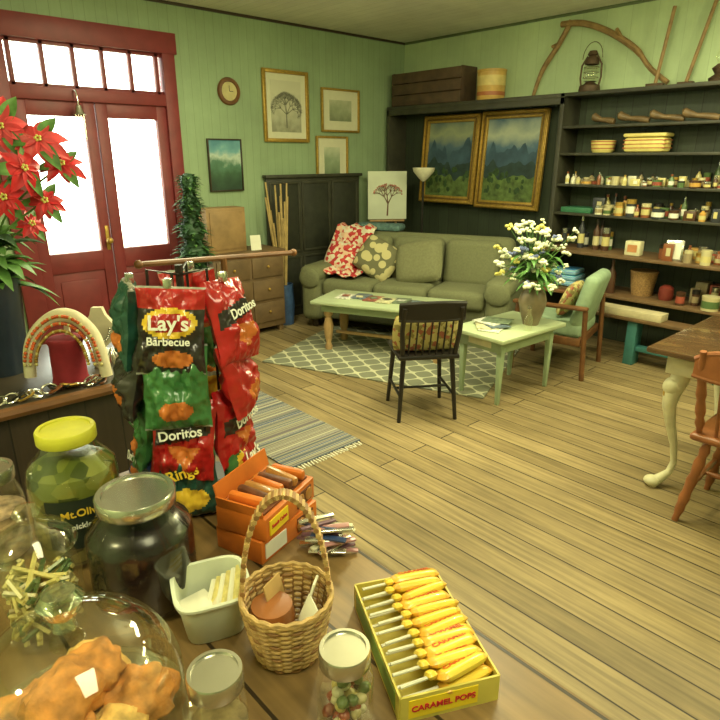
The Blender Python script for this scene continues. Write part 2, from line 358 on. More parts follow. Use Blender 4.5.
bottles('pantry_jars',.52,.7,1.75,.12,.22,3,[1,2,3,6,4,7],.085,x0=5.08,fat=1.4,boxes=.25)
random.seed(31)
o=O('shelf_packages',(0,0,.52))
for k in range(9):
    yy=.8+k*.11; o.box((5.38,yy,.08),(.12,.09,random.uniform(.12,.2)),random.choice([bm_[1],bm_[7],bm_[4],bm_[6],paper]),bev=.003)
o.done()
O('green_tray').b2(5.22,5.44,2.66,2.95,1.171,1.215,M('green_tin',(54,112,78),.5)).done()
o=O('recipe_tin',(5.16,2.2,.86),rz=90); o.box((0,0,.06),(.13,.08,.12),cream,bev=.008).box((0,.041,.06),(.08,.002,.06),M('tin_label',(190,130,80),.5),bev=0).done()
o=O('framed_card',(5.12,1.86,.86),rz=-80); o.box((0,0,.08),(.13,.02,.16),silver,bev=.004,rot=(-8,0,0)).box((0,-.012,.08),(.1,.004,.13),paper,rot=(-8,0,0),bev=0).done()
o=O('wicker_hamper',(5.25,2.12,.52)); wk=M('wicker',(150,116,70),.7,var=.35,scale=80,bump=.5); o.lathe([(0,0),(.085,0),(.11,.2),(.115,.2),(.11,.21),(0,.19)],(0,0,0),wk).done()
o=O('dark_bottle',(5.12,2.34,.52)); o.lathe([(0,0),(.035,0),(.035,.17),(.012,.22),(.012,.29),(0,.29)],(0,0,0),bm_[2]).done()
o=O('blue_textile_stack',(5.18,2.8,.52)); bl=stripes('blue_pattern',(70,136,190),(210,222,210),(90,170,190),14)
for k in range(3): o.box((0,0,.03+k*.05),(.24,.3-.02*k,.05),bl,bev=.022,rot=(0,0,k*4))
o.done()
o=O('red_jar',(5.2,1.9,.52)); o.lathe([(0,0),(.05,0),(.06,.04),(.055,.1),(.03,.12),(0,.125)],(0,0,0),M('maroon',(120,50,40),.4)).done()

# ------------------------------------------------------------------ pictures
def picture(name,x0,x1,z0,z1,fm,fw,matm,mw,am,tree=None,dep=.03):
    W,Hh=abs(x1-x0),z1-z0
    o=O(name,((x0+x1)/2,YN-.004,(z0+z1)/2))
    for sg in(-1,1):
        o.box((sg*(W/2-fw/2),-dep/2,0),(fw,dep,Hh),fm,bev=.006); o.box((0,-dep/2,sg*(Hh/2-fw/2)),(W-2*fw+.002,dep*.96,fw),fm,bev=.006)
    o.box((0,-.006,0),(W-fw,.01,Hh-fw),matm,bev=0)
    o.box((0,-.0125,0),(W-2*fw-2*mw,.003,Hh-2*fw-2*mw),am,bev=0)
    if tree: tree(o,W-2*fw-2*mw,Hh-2*fw-2*mw)
    o.done()
ink=M('ink_grey',(112,112,94),.8,var=.4)
def treefn(o,W,Hh):
    random.seed(3)
    def br(p,a,L,r,n):
        q=(p[0]+L*math.sin(a),p[1]+L*math.cos(a)); o.tube([(p[0],-.0155,p[1]),(q[0],-.0155,q[1])],[r,r*.7],ink,4)
        if n>0:
            for d in (-.8,-.35,.1,.5,.9): br(q,a+d+random.uniform(-.2,.2),L*.68,r*.6,n-1)
    br((0,-Hh*.42),0,Hh*.27,.007,4)
mat_=M('picture_mat',(208,206,176),.8,var=.03)
et=art('etching',[(0,(126,126,102)),(.3,(170,170,144)),(.7,(200,198,170)),(1,(196,194,166))],2,-.3,.3,14,.3)
picture('etching_picture',3.53,4.08,1.79,2.45,gold,.035,mat_,.06,et,treefn)
picture('landscape_print',4.25,4.78,1.90,2.33,gold,.022,mat_,.09,art('print_a',[(0,(100,110,82)),(.5,(150,158,126)),(1,(200,200,170))],2,-.2,.2,12,.35))
picture('portrait_print',4.17,4.61,1.35,1.86,gold,.022,mat_,.09,art('print_b',[(0,(96,116,84)),(.5,(140,156,124)),(1,(206,210,180))],2,-.2,.2,9,.35))
picture('forest_painting',2.90,3.26,1.34,1.81,dark,.012,M('dkmat',(40,56,44),.6),.0,art('forest',[(0,(36,60,44)),(.35,(56,88,62)),(.52,(80,120,96)),(.66,(180,196,180)),(.8,(110,160,164)),(1,(78,130,144))],2,-.22,.22,8,.35))
def pf(n,st): return art(n,st,2,-.42,.42,4.5,.2)
stA=[(0,(70,92,44)),(.22,(100,118,56)),(.36,(74,96,70)),(.5,(60,86,100)),(.66,(78,102,120)),(.82,(150,158,124)),(1,(84,104,108))]
stB=[(0,(64,92,42)),(.2,(120,140,66)),(.35,(70,96,60)),(.5,(60,88,104)),(.64,(82,110,130)),(.8,(176,184,160)),(1,(78,106,124))]
goldd=M('gold_frame_dark',(116,90,42),.45,.4,var=.3,scale=50)
for nm,ya,yb,z0,z1,st in (('mountain_painting',4.83,4.06,1.16,2.08,stA),('mountain_painting',4.04,3.27,1.14,2.09,stB)):
    o=O(nm,(5.41,(ya+yb)/2,(z0+z1)/2),rot=(R(-4),0,R(-90))); W,Hh=ya-yb,z1-z0
    for sg in(-1,1):
        o.box((sg*(W/2-.04),-.02,0),(.08,.04,Hh),gold,bev=.012); o.box((0,-.02,sg*(Hh/2-.04)),(W-.14,.038,.08),gold,bev=.012)
        o.box((sg*(W/2-.018),-.035,0),(.018,.03,Hh-.01),gold,bev=.008); o.box((0,-.035,sg*(Hh/2-.018)),(W-.02,.03,.018),gold,bev=.008)
        o.box((sg*(W/2-.05),-.038,0),(.02,.01,Hh-.1),goldd,bev=.004); o.box((0,-.038,sg*(Hh/2-.05)),(W-.1,.01,.02),goldd,bev=.004)
    o.box((0,-.012,0),(W-.12,.01,Hh-.12),pf('mountain_art'+str(ya),st),bev=0)
    random.seed(int(ya*10))
    def ridge(zb,amp,m,y,f):
        pts=[(-(W/2-.08)+(W-.16)*i/24,zb+amp*(noise.noise(Vector((i*f,ya,zb)))+.5*noise.noise(Vector((i*f*2.3,ya,1)))))for i in range(25)]
        o.prism(pts+[(W/2-.08,-(Hh/2-.08)),(-(W/2-.08),-(Hh/2-.08))],y-.002,y,m)
    ridge(.12,.16,M('ridge_far',(58,82,98),.6,var=.3,scale=9),-.018,.21)
    ridge(-.03,.1,M('ridge_mid',(42,62,60),.6,var=.4,scale=12),-.0205,.17)
    ridge(-.16,.08,M('ridge_near',(84,104,52),.7,var=.5,scale=18),-.023,.15)
    for k in range(16): 
        xx=random.uniform(-W*.36,W*.36); zz=random.uniform(-.34,-.1); o.sph((xx,-.0235,zz),(random.uniform(.02,.04),.003,random.uniform(.02,.05)),M('paint_tree',(46,70,36),.7,var=.4,scale=30),u=8,v=6,na=.4,nf=3)
    o.done()
o=O('wall_clock',(3.17,YN,2.22)); X=Matrix.Rotation(R(90),4,'X')
o.lathe([(0,.0),(.115,0),(.12,.01),(.11,.028),(.085,.03),(.08,.015),(0,.015)],(0,0,0),brown,32,X).lathe([(0,.017),(.08,.017)],(0,0,0),M('clock_face',(190,178,124),.5),32,X).box((0,-.02,.025),(.005,.003,.05),black).box((.02,-.02,0),(.04,.003,.005),black).done()
hw_=M('hutch_wood',(56,56,42),.55,var=.25,scale=9)
o=O('dark_panelled_cabinet'); o.b2(3.5,4.75,YN-.05,YN-.022,.0,1.45,hw_).b2(3.48,4.77,YN-.085,YN-.022,1.45,1.48,hw_)
for k in range(3):
    xa=3.54+k*.405
    for z_a,z_b in((.7,1.4),(.1,.64)):
        o.b2(xa,xa+.36,YN-.056,YN-.05,z_a,z_b,M('hutch_panel',(46,48,36),.6,var=.2),.003)
        for (a0,a1,c0,c1) in((xa-.01,xa+.015,z_a,z_b),(xa+.345,xa+.37,z_a,z_b),(xa,xa+.36,z_a-.01,z_a+.015),(xa,xa+.36,z_b-.015,z_b+.01)): o.b2(a0,a1,YN-.066,YN-.05,c0,c1,hw_,.004)
o.done()
o=O('artist_easel',(4.97,4.98,0),rz=-35)
for sx in(-1,1): o.tube([(sx*.2,-.06,0),(sx*.05,.0,1.5)],.012,tan)
o.tube([(0,.12,0),(0,.02,1.45)],.012,tan).box((0,-.04,.965),(.4,.06,.02),tan)
o.box((0,-.045,1.24),(.44,.02,.52),M('canvas_art',(206,212,188),.8,var=.06,scale=5),rot=(-3,0,0))
pk=M('blossom',(176,120,104),.7,var=.4); tbr=M('painted_branch',(110,76,56),.7)
random.seed(5)
def cb2(p,an,L,r,n):
    q=(p[0]+L*math.sin(an),p[1]+L*math.cos(an)); o.tube([(p[0],-.064,p[1]),(q[0],-.064,q[1])],[r,r*.65],tbr,5)
    if n==0 and random.random()<.5: o.sph((q[0],-.065,q[1]),(.009,.003,.008),pk,u=8,v=6)
    if n>0:
        for d_ in(-.6,0,.6): cb2(q,an+d_+random.uniform(-.2,.2),L*.68,r*.6,n-1)
cb2((0,1.02),0.05,.13,.011,4)
o.box((0,-.06,1.0),(.42,.003,.03),M('canvas_green',(80,140,110),.8)).done()
o=O('floor_lamp',(5.07,4.52,0)); o.lathe([(0,0),(.1,0),(.1,.015),(.03,.035),(.012,.05)],(0,0,0),black).tube([(0,0,.03),(0,0,1.42)],.011,black).lathe([(.015,1.4),(.05,1.43),(.11,1.5),(.12,1.54),(.115,1.54),(.05,1.45),(0,1.43)],(0,0,0),M('lamp_shade',(224,220,190),.4)).done()
# ------------------------------------------------------------------ sofa
sf=M('sofa_fabric',(108,110,78),.9,var=.1,scale=60,bump=.15); sf2=M('sofa_fabric_dark',(90,92,64),.9,var=.12,scale=60)
a=-67.3; u=Vector((math.cos(R(a)),math.sin(R(a)),0)); v=Vector((-u.y,u.x,0))
BL=Vector((4.34,5.1,.0125)); Ls,Ds=2.08,.86
ctr=BL+u*(Ls/2)-v*(Ds/2)
o=O('sofa',ctr,a); hx=Ls/2; hy=Ds/2
o.box((0,.03,.24),(Ls-.1,Ds-.1,.3),sf2,bev=.03,seg=3)
for sx in(-1,1):
    o.box((sx*(hx-.11),-.02,.32),(.22,Ds-.06,.5),sf,bev=.07,seg=4); o.sph((sx*(hx-.11),-.42,.5),(.115,.03,.1),sf)
    o.box((sx*(hx-.11),-.02,.54),(.25,Ds-.04,.16),sf,bev=.075,seg=4)
o.box((0,hy-.13,.52),(Ls-.25,.22,.78),sf,bev=.08,seg=4,rot=(-6,0,0))
cw_=(Ls-.44)/3
for k in(-1,0,1):
    o.box((k*cw_,-.08,.41),(cw_-.01,.64,.17),sf,bev=.055,seg=4); o.box((k*cw_,hy-.27,.66),(cw_-.01,.2,.46),sf,bev=.08,seg=4,rot=(-12,0,0))
for sx in(-1,1):
    for sy in(-1,1): o.box((sx*(hx-.12),sy*(hy-.12),.045),(.06,.06,.09),dark)
sofa=o.done()
def on_sofa(x,y,z): 
    p=ctr+u*x+v*y; return (p.x,p.y,z)
pm=vormat('pattern_cushion',10,[(0,(186,176,126)),(.48,(104,102,72))])
O('patterned_pillow',on_sofa(-.36,-.04,.69),a).pillow((0,0,0),(.42,.38,.14),pm,rot=(-25,28,0)).done()
O('throw_pillow',on_sofa(.08,-.06,.69),a).pillow((0,0,0),(.48,.42,.15),M('pillow_olive',(116,116,82),.9,bump=.1,scale=50),rot=(-25,-10,0)).done()
bmx=vormat('floral_blanket',30,[(0,(212,204,178)),(.3,(190,60,56)),(.5,(216,180,150)),(.75,(170,44,48))],out='Color')
def blanket(u_,v_):
    x=-.92+.42*u_; path=[(.28,.97),(.17,.96),(.09,.78),(.03,.6),(-.1,.54),(-.3,.53)]
    f=v_*(len(path)-1); i=min(int(f),len(path)-2); q=f-i
    y=path[i][0]*(1-q)+path[i+1][0]*q; z=path[i][1]*(1-q)+path[i+1][1]*q
    return Vector((x+.03*math.sin(v_*9),y-.03+.012*math.sin(u_*20),z+.018*math.sin(u_*17+v_*5)+.05*(1-u_)*(v_>.5)))
o=O('floral_blanket',ctr,a); o.grid(blanket,20,20,bmx); o.pillow((0,0,0),(.38,.32,.2),bmx,X=Matrix.Translation((-.76,.0,.66))@Euler((R(-30),R(10),0)).to_matrix().to_4x4()); ob=o.done()
md=ob.modifiers.new('s','SOLIDIFY'); md.thickness=.012
O('blue_throw',on_sofa(-.5,.36,.93),a).box((0,0,.03),(.5,.2,.07),M('blue_cloth',(84,112,108),.9,var=.4,scale=25),bev=.03).done()
# ------------------------------------------------------------------ coffee table
ca=-65; cu_=Vector((math.cos(R(ca)),math.sin(R(ca)),0)); cv=Vector((-cu_.y,cu_.x,0))
cc=Vector((3.17,4.05,.0125))+cu_*.6+cv*.24
mintl=M('mint_top',(178,190,150),.4,var=.08,scale=6)
o=O('coffee_table',cc,ca); o.box((0,0,.435),(1.26,.54,.03),mintl,bev=.008); o.box((0,0,.385),(1.1,.42,.07),mint)
for sx in(-1,1):
    for sy in(-1,1): o.lathe([(.03,.0),(.035,.03),(.02,.06),(.035,.12),(.045,.22),(.025,.3),(.04,.32),(.04,.36)],(sx*.5,sy*.17,0),tan,14)
o.box((0,0,.12),(1.0,.03,.025),tan); o.done()
mg=[M('mag_%d'%i,c,.4,var=.5,scale=40) for i,c in enumerate([(206,206,190),(96,110,120),(150,90,76),(196,190,150),(110,124,100),(70,70,66)])]
o=O('magazines',cc+Vector((0,0,.45)),ca); random.seed(11)
for k in range(7): o.box((-.4+k*.13,random.uniform(-.05,.05),.006+.002*(k%2)),(.14,.2,.008),mg[k%6],rot=(0,0,random.uniform(-15,15)),bev=.001); o.box((-.4+k*.13,0,.015),(.06,.07,.003),mg[(k+2)%6],rot=(0,0,20*k),bev=0)
o.done()
# ------------------------------------------------------------------ rugs
def trellis():
    m,nt,b=newmat('trellis_rug');N=nt.nodes;L=nt.links
    tc=N.new('ShaderNodeTexCoord');sp=N.new('ShaderNodeSeparateXYZ');L.new(tc.outputs['Object'],sp.inputs[0])
    def mth(op,a,b_=None):
        n=N.new('ShaderNodeMath');n.operation=op
        for i,q in enumerate((a,b_)):
            if q is None: continue
            if isinstance(q,(int,float)): n.inputs[i].default_value=q
            else: L.new(q,n.inputs[i])
        return n.outputs[0]
    k=2*math.pi/.2
    cx=mth('COSINE',mth('MULTIPLY',sp.outputs[0],k)); cy=mth('COSINE',mth('MULTIPLY',sp.outputs[1],k))
    f=mth('ABSOLUTE',mth('ADD',cx,cy)); f2=mth('LESS_THAN',f,.28)
    mx=N.new('ShaderNodeMix');mx.data_type='RGBA';L.new(f2,mx.inputs[0]);mx.inputs[6].default_value=lin((118,120,98));mx.inputs[7].default_value=lin((184,182,150))
    L.new(mx.outputs[2],b.inputs['Base Color']);b.inputs['Roughness'].default_value=.95;return m
ra=-68; ru=Vector((math.cos(R(ra)),math.sin(R(ra)),0)); rv=Vector((-ru.y,ru.x,0)); rc=Vector((2.64,4.11,0))+ru*.95+rv*.68
O('area_rug',rc,ra).box((0,0,.006),(1.9,1.36,.012),trellis(),bev=.004).done()
def ragrug():
    m,nt,b=newmat('rag_rug');N=nt.nodes;L=nt.links
    tc=N.new('ShaderNodeTexCoord');sp=N.new('ShaderNodeSeparateXYZ');cb=N.new('ShaderNodeCombineXYZ');L.new(tc.outputs['Object'],sp.inputs[0]);L.new(sp.outputs[1],cb.inputs[1])
    mp=N.new('ShaderNodeMapping');mp.inputs['Scale'].default_value=(1,28,1);L.new(cb.outputs[0],mp.inputs[0]);n=N.new('ShaderNodeTexNoise');n.inputs['Scale'].default_value=1.0;n.inputs['Detail'].default_value=2;L.new(mp.outputs[0],n.inputs[0])
    cr=N.new('ShaderNodeValToRGB');cr.color_ramp.interpolation='CONSTANT';e=cr.color_ramp.elements;e[0].color=lin((82,88,94));e[1].position=.44;e[1].color=lin((142,138,112))
    for p,c in((.5,(100,92,92)),(.55,(160,156,132)),(.6,(74,84,106)),(.66,(124,110,86))): k=e.new(p);k.color=lin(c)
    L.new(n.outputs['Fac'],cr.inputs[0]);L.new(cr.outputs[0],b.inputs['Base Color']);b.inputs['Roughness'].default_value=.95;return m
o=O('rag_rug',(1.98,3.05,0)); o.box((0,0,.005),(.54,1.2,.01),ragrug(),bev=.004)
for k in range(24):
    for sy in(-1,1): o.box((-.25+k*.0215,sy*.62,.003),(.006,.05,.004),paper,bev=0,rot=(0,0,random.uniform(-15,15)))
o.done()
# ------------------------------------------------------------------ black chair
o=O('captain_chair',(2.88,2.53,0),-34)
o.box((0,0,.44),(.4,.4,.03),black,bev=.012)
for sx in(-1,1):
    for sy in(-1,1): o.tube([(sx*.16,sy*.15,.43),(sx*.19,sy*.19,0.0)],[.018,.013],black)
    o.tube([(sx*.178,-.17,.17),(sx*.178,.17,.17)],.01,black)
    o.tube([(sx*.17,-.17,.44),(sx*.185,-.21,.62),(sx*.18,-.25,.78)],[.016,.016,.015],black)
o.tube([(-.17,0,.17),(.17,0,.17)],.009,black)
for k in range(7):
    x=-.135+k*.045; o.tube([(x,-.17,.44),(x,-.235-.012*(1-(x/.14)**2),.72)],.006,black)
def crest(u_,v_):
    x=-.21+.42*u_; return Vector((x,-.235-.03*(1-(x/.2)**2)-.01*v_,.70+.10*v_+ (.012*(1-(x/.2)**2) if v_>.5 else 0)))
o.grid(crest,12,3,black); o.grid(lambda a_,b_:crest(a_,b_)+Vector((0,.022,0)),12,3,black)
o.tube([crest(i/12,1)+Vector((0,.011,0)) for i in range(13)],.0125,black).tube([crest(i/12,0)+Vector((0,.011,0)) for i in range(13)],.0125,black).done()
cm=vormat('floral_cushion',40,[(0,(206,192,124)),(.6,(150,136,80)),(.8,(176,106,80))],out='Color')
o=O('chair_cushion',(2.88,2.53,0),-34); o.pillow((0,-.1,.585),(.45,.27,.11),cm,rot=(12,0,0)).done()
# ------------------------------------------------------------------ side table (mint)
o=O('side_table',(3.63,2.37,0),-3)
o.box((0,0,.485),(.74,.48,.03),mintl,bev=.006).box((0,0,.425),(.62,.36,.09),mint)
for sx in(-1,1):
    for sy in(-1,1): o.box((sx*.285,sy*.165,.21),(.045,.045,.42),mint,bev=.005,taper=.6)
o.box((-.312,0,.43),(.006,.2,.05),cream).done()
o=O('magazine',(3.5,2.4,.5),20); 
for k in range(5): o.box((.035*k-.06,.05*(k%2),.006+.006*k),(.2,.15,.006),mg[[0,3,1,0,4][k]],rot=(0,0,k*22),bev=.001)
o.done()
vz=M('vase_ceramic',(132,118,92),.4,var=.3,scale=10)
o=O('ceramic_vase',(3.76,2.27,.5)); o.lathe([(0,0),(.055,0),(.06,.02),(.085,.1),(.1,.17),(.085,.23),(.05,.27),(.045,.29),(.06,.325),(.066,.33),(.05,.3),(0,.26)],(0,0,0),vz).done()
random.seed(21)
o=O('flower_bouquet',(3.76,2.27,.79))
fw=M('petal_white',(226,228,198),.6); fy=M('petal_yellow',(216,206,110),.6); fb=M('petal_blue',(120,130,176),.6)
for k in range(90):
    az=random.uniform(0,2*math.pi); rr=random.uniform(.02,.27); h=random.uniform(.06,.47)-rr*.25
    if k%5==0: h*=.6
    e_=(rr*math.cos(az)-.02,rr*math.sin(az),h); o.tube([(0,0,-.02),(e_[0]*.25,e_[1]*.25,h*.45),e_],[.003,.0025,.002],leafm,4)
    m=random.choice([fw,fw,fw,fw,fy,fw,fb]); sz=random.uniform(.011,.025)
    for p in range(5):
        aa=p*1.257; o.sph((e_[0]+sz*math.cos(aa),e_[1]+sz*math.sin(aa),e_[2]+random.uniform(-.014,.014)),(sz*.8,sz*.8,sz*.6),m,u=6,v=5)
    o.leaf((e_[0]*.4,e_[1]*.4,h*.5),az+random.uniform(-1,1),.4,.15,.035,leafm,.7)
o.done()
o=O('glass_bottle',(3.6,2.19,.5)); o.lathe([(0,0),(.028,0),(.028,.09),(.012,.12),(.012,.16)],(0,0,0),G,16).lathe([(.014,.155),(.014,.175),(0,.175)],(0,0,0),silver,12).done()
# ------------------------------------------------------------------ armchair
pad=M('armchair_mint',(142,164,130),.85,bump=.1)
o=O('armchair',(4.42,2.42,0),14)
for sx in(-1,1):
    o.tube([(sx*.28,.27,0),(sx*.28,.25,.55)],.02,brown).tube([(sx*.28,-.3,0),(sx*.28,-.27,.55)],.02,brown)
    o.box((sx*.28,.0,.565),(.06,.58,.03),brown,bev=.012); o.box((sx*.28,0,.3),(.03,.52,.06),brown)
o.box((0,.25,.3),(.56,.03,.06),brown).box((0,-.25,.3),(.56,.03,.06),brown)
o.box((0,.02,.37),(.5,.54,.13),pad,bev=.05,seg=4).box((0,-.23,.58),(.48,.11,.46),pad,bev=.05,seg=4,rot=(14,0,0)).done()
o=O('floral_seat_pillow',(4.42,2.42,0),14); o.pillow((.0,-.08,.58),(.34,.28,.1),cm,rot=(22,0,0)).done()
# ------------------------------------------------------------------ dining table + chair
o=O('dining_table',(0,0,0)); top=M('table_top_dark',(84,62,40),.22,var=.25,scale=6,coat=.4)
o.b2(2.95,3.86,-.45,1.13,.735,.765,top,.012); o.b2(3.03,3.78,-.37,1.05,.63,.735,cream)
o.b2(3.02,3.03,.1,.9,.645,.72,M('cream_panel',(190,184,140),.5),.008)
def cab(o,x,y,sx,sy):
    P=[(0,.66,.044),(.012,.6,.046),(.035,.53,.043),(.038,.46,.034),(.018,.36,.026),(-.014,.24,.019),(-.028,.14,.016),(-.014,.08,.018),(.025,.04,.026),(.052,.022,.03),(.056,.0,.026)]
    o.tube([(x+sx*p[0]*.8,y+sy*p[0]*.8,p[1]) for p in P],[p[2] for p in P],cream,12)
    o.sph((x+sx*.045,y+sy*.045,.028),(.042,.042,.028),cream); o.sph((x+sx*.03,y+sy*.03,.56),(.046,.046,.05),cream)
    for j in range(3):
        o.sph((x+sx*(.05-.008*j),y+sy*(.05-.008*j),.53-.05*j),(.014,.014,.028),gold,u=8,v=6)
cab(o,3.08,.98,-1,1); cab(o,3.08,-.34,-1,-1); cab(o,3.75,.98,1,1); cab(o,3.75,-.34,1,-1); o.done()
chm=M('chair_wood',(146,90,52),.35,var=.2,scale=10)
o=O('windsor_chair',(3.00,.60,0),-90)
o.box((0,.0,.44),(.44,.42,.035),chm,bev=.016,seg=3)
def turned(o,p,q,r,m):
    p,q=Vector(p),Vector(q); n=14; o.tube([p.lerp(q,i/n) for i in range(n+1)],[r*(.75+.45*abs(math.sin(i*1.1))) if 1<i<n-1 else r*.7 for i in range(n+1)],m,10)
for sx in(-1,1):
    for sy in(-1,1): turned(o,(sx*.15,sy*.14,.43),(sx*.21,sy*.21,0),.022,chm)
    turned(o,(sx*.185,-.18,.18),(sx*.185,.18,.2),.013,chm)
    turned(o,(sx*.19,-.17,.45),(sx*.21,-.26,.86),.02,chm)
turned(o,(-.18,0,.19),(.18,0,.19),.013,chm)
for k in range(5): o.tube([(-.12+k*.06,-.17,.45),(-.12+k*.06,-.265,.84)],.008,chm)
def cr2(u_,v_): x=-.24+.48*u_; return Vector((x,-.255-.03*(1-(x/.22)**2),.74+.13*v_*(1-.3*(x/.22)**4)))
o.grid(cr2,12,3,chm); o.grid(lambda a_,b_:cr2(a_,b_)+Vector((0,.02,0)),12,3,chm)
for vv in(0,1): o.tube([cr2(i/12,vv)+Vector((0,.01,0)) for i in range(13)],.013,chm)
o.done()
# ------------------------------------------------------------------ dresser etc
dw=M('dresser_wood',(104,82,54),.6,var=.25,scale=8)
o=O('small_dresser'); o.b2(2.64,3.40,4.82,5.2,.06,.78,dw).b2(2.63,3.42,4.8,5.21,.78,.81,dw)
for r in range(3):
    for c_ in range(2):
        x=2.67+c_*.37; z=.12+r*.22; o.b2(x,x+.34,4.805,4.825,z,z+.19,dw,.005); o.sph((x+.17,4.795,z+.1),(.014,.014,.014),gold,u=8,v=6)
for x in(2.68,3.36):
    for yy in(4.86,5.16): o.box((x,yy,.03),(.05,.05,.06),dw)
o.done()
pine=M('pine',(148,118,76),.6,var=.25,scale=7)
o=O('wooden_box'); o.b2(2.68,3.08,4.95,5.15,.81,1.21,pine).b2(2.71,3.05,4.94,4.95,.84,1.18,pine).done()
O('price_card',(3.15,4.9,.81),-15).box((0,0,.07),(.1,.004,.14),paper,rot=(-10,0,0),bev=0).done()
o=O('topiary_tree',(2.44,4.76,0)); o.lathe([(0,0),(.1,0),(.13,.3),(.14,.32),(.12,.32),(0,.29)],(0,0,0),M('pot_dark',(70,60,48),.6)).tube([(0,0,.28),(0,0,1.4)],.014,dark)
random.seed(4)
for i in range(620):
    t_=i/620; z=.42+t_*1.07; rad=.19*(1-t_*.62)*(1+.25*math.sin(t_*34)); az=random.uniform(0,6.28)
    o.leaf((rad*.5*math.cos(az),rad*.5*math.sin(az),z),az,random.uniform(.1,.9),min(rad*.6+.03,.12),.035,random.choice([leafd,leafm,leafd]),.4,3)
    if i%12==0: o.sph((0,0,z),(rad*.75,rad*.75,.05),leafd,u=10,v=6,noise_=.1)
o.done()
o=O('bamboo_bundle',(3.53,5.0,0)); o.lathe([(0,0),(.085,0),(.1,.2),(.09,.42),(.08,.42),(.07,.3),(0,.28)],(0,0,0),M('blue_vase',(56,80,116),.3,var=.3))
bam=M('bamboo',(176,150,96),.5,var=.2)
for i in range(16):
    az=random.uniform(0,6.28); d_=random.uniform(.04,.17); h=random.uniform(.9,1.42); o.tube([(.03*math.cos(az),.03*math.sin(az),.3),(d_*math.cos(az),min(.11,d_*math.sin(az)),h)],[.011,.009],bam,7)
o.done()
o=O('display_rail',(1.34,2.35,0)); o.tube([(-.38,0,1.245),(.38,0,1.215)],.012,brown).tube([(0,0,0.02),(0,0,1.23)],.015,brown)
o.box((0,0,.02),(.4,.05,.04),brown).box((0,0,.02),(.05,.4,.04),brown).sph((-.38,0,1.245),(.018,.018,.018),brown).sph((.38,0,1.215),(.018,.018,.018),brown).done()
# ------------------------------------------------------------------ jewelry cabinet
cbm=planks('cabinet_boards',2,0,.12,3,(60,46,34),(52,40,30),(24,18,12),.5,.003,.3,.3)
o=O('jewelry_cabinet'); o.b2(-.6,.88,2.08,2.72,0,.86,cbm).b2(-.62,.9,2.06,2.74,.86,.885,M('cab_top',(66,58,46),.3))
o.tube([(-.62,2.05,.875),(.9,2.05,.875)],.02,brown).done()
rv_=M('red_velvet',(132,24,40),.8,var=.15); cb_=M('cream_bust',(212,202,172),.7)
cor=M('coral_beads',(206,92,42),.35,var=.3)
o=O('necklace_bust',(.60,2.19,.885),-40)
o.lathe([(0,0),(.058,0),(.062,.01),(.058,.02),(.055,.14),(.062,.155),(.06,.165),(0,.168)],(0,0,0),rv_)
arc=[(-.125,-.03,.03),(-.12,-.02,.11),(-.10,.0,.175),(-.05,.015,.225),(0,.02,.24),(.05,.015,.225),(.10,.0,.175),(.125,-.02,.11),(.14,-.03,.03)]
pts_=crv(arc,48)
o.tube(pts_,[.026-.006*abs(i-24)/24 for i in range(len(pts_))],cb_,12)
o.box((0,.03,.10),(.02,.01,.2),cb_)
for q in range(3):
    for i in range(4,45):
        p=pts_[i]; c0=Vector((0,0,.09)); pp=p.lerp(c0,-.02+.16*q)
        o.sph((pp.x,pp.y-.028-.004*q,pp.z),(.0062,.0062,.0062),[cor,cor,gold][q] if i%4 else bm_[8],u=6,v=5)
o.done()
o=O('necklace_stand',(.80,2.42,.885),-40); o.lathe([(0,0),(.05,0),(.045,.015),(.01,.03),(.01,.1)],(0,0,0),white,20)
o.prism([(-.06,.13),(-.05,.07),(0,.02),(.05,.07),(.06,.13),(.03,.17),(.02,.2),(-.02,.2),(-.03,.17)],-.012,.012,cb_)
for i in range(18): o.sph((.045*math.cos(math.pi+i*.18),-.018,.12+.06*math.sin(math.pi+i*.18)),(.006,.006,.006),silver,u=6,v=5)
o.done()
o=O('ring_display',(.80,2.24,.885),-40)
for k in range(5): o.lathe([(0,0),(.02,0),(.018,.03),(.006,.06),(0,.065)],(-.08+.04*k,.025*(k%2),0),[white,silver,cb_][k%3],12)
o.done()
o=O('bracelet_pile',(.6,2.115,.885)); random.seed(8)
for k in range(22):
    cx_,cy_=random.uniform(-.3,.25),random.uniform(-.015,.01); rr=random.uniform(.016,.026)
    o.tube([(cx_+rr*math.cos(q*.52),cy_+rr*math.sin(q*.52)*.8+.0,.006+.01*(1+math.sin(q*.52+k))) for q in range(12)],.004,random.choice([black,silver,silver,bm_[3],gold]),6,closed=True)
o.done()
# planter with red poinsettia
o=O('poinsettia_planter',(.45,2.48,.885)); navy=M('navy_pot',(38,48,62),.3)
o.lathe([(0,0),(.085,0),(.11,.36),(.115,.37),(.1,.37),(0,.33)],(0,0,0),navy,28)
random.seed(12)
for i in range(110):
    az=random.uniform(0,6.28); h0=random.uniform(.3,.55); o.leaf((.05*math.cos(az),.05*math.sin(az),h0),az,random.uniform(.1,1.1),random.uniform(.1,.2),random.uniform(.05,.08),random.choice([leafm,leafd,leafm]),random.uniform(.3,.9))
RT=Vector((.7373,-.6756,0)); CD=Vector((-.19,-.975,.1)).normalized()
def bract(o,p,tip,nrm,L,W,m):
    p=Vector(p); d=Vector(tip).normalized(); n=Vector(nrm); n=(n-d*n.dot(d)).normalized(); side=n.cross(d)
    def fn(u_,v_):
        w=W*.5*math.sin(math.pi*(u_*.96+.04))**.9*(1-.25*u_); a_=(v_-.5)*2
        return p+d*L*u_+side*a_*w+n*(abs(a_)*w*.35-.3*L*u_*u_+.12*L*u_)
    o.grid(fn,8,4,m)
redl=M('red_petal_light',(216,66,76),.45,var=.2)
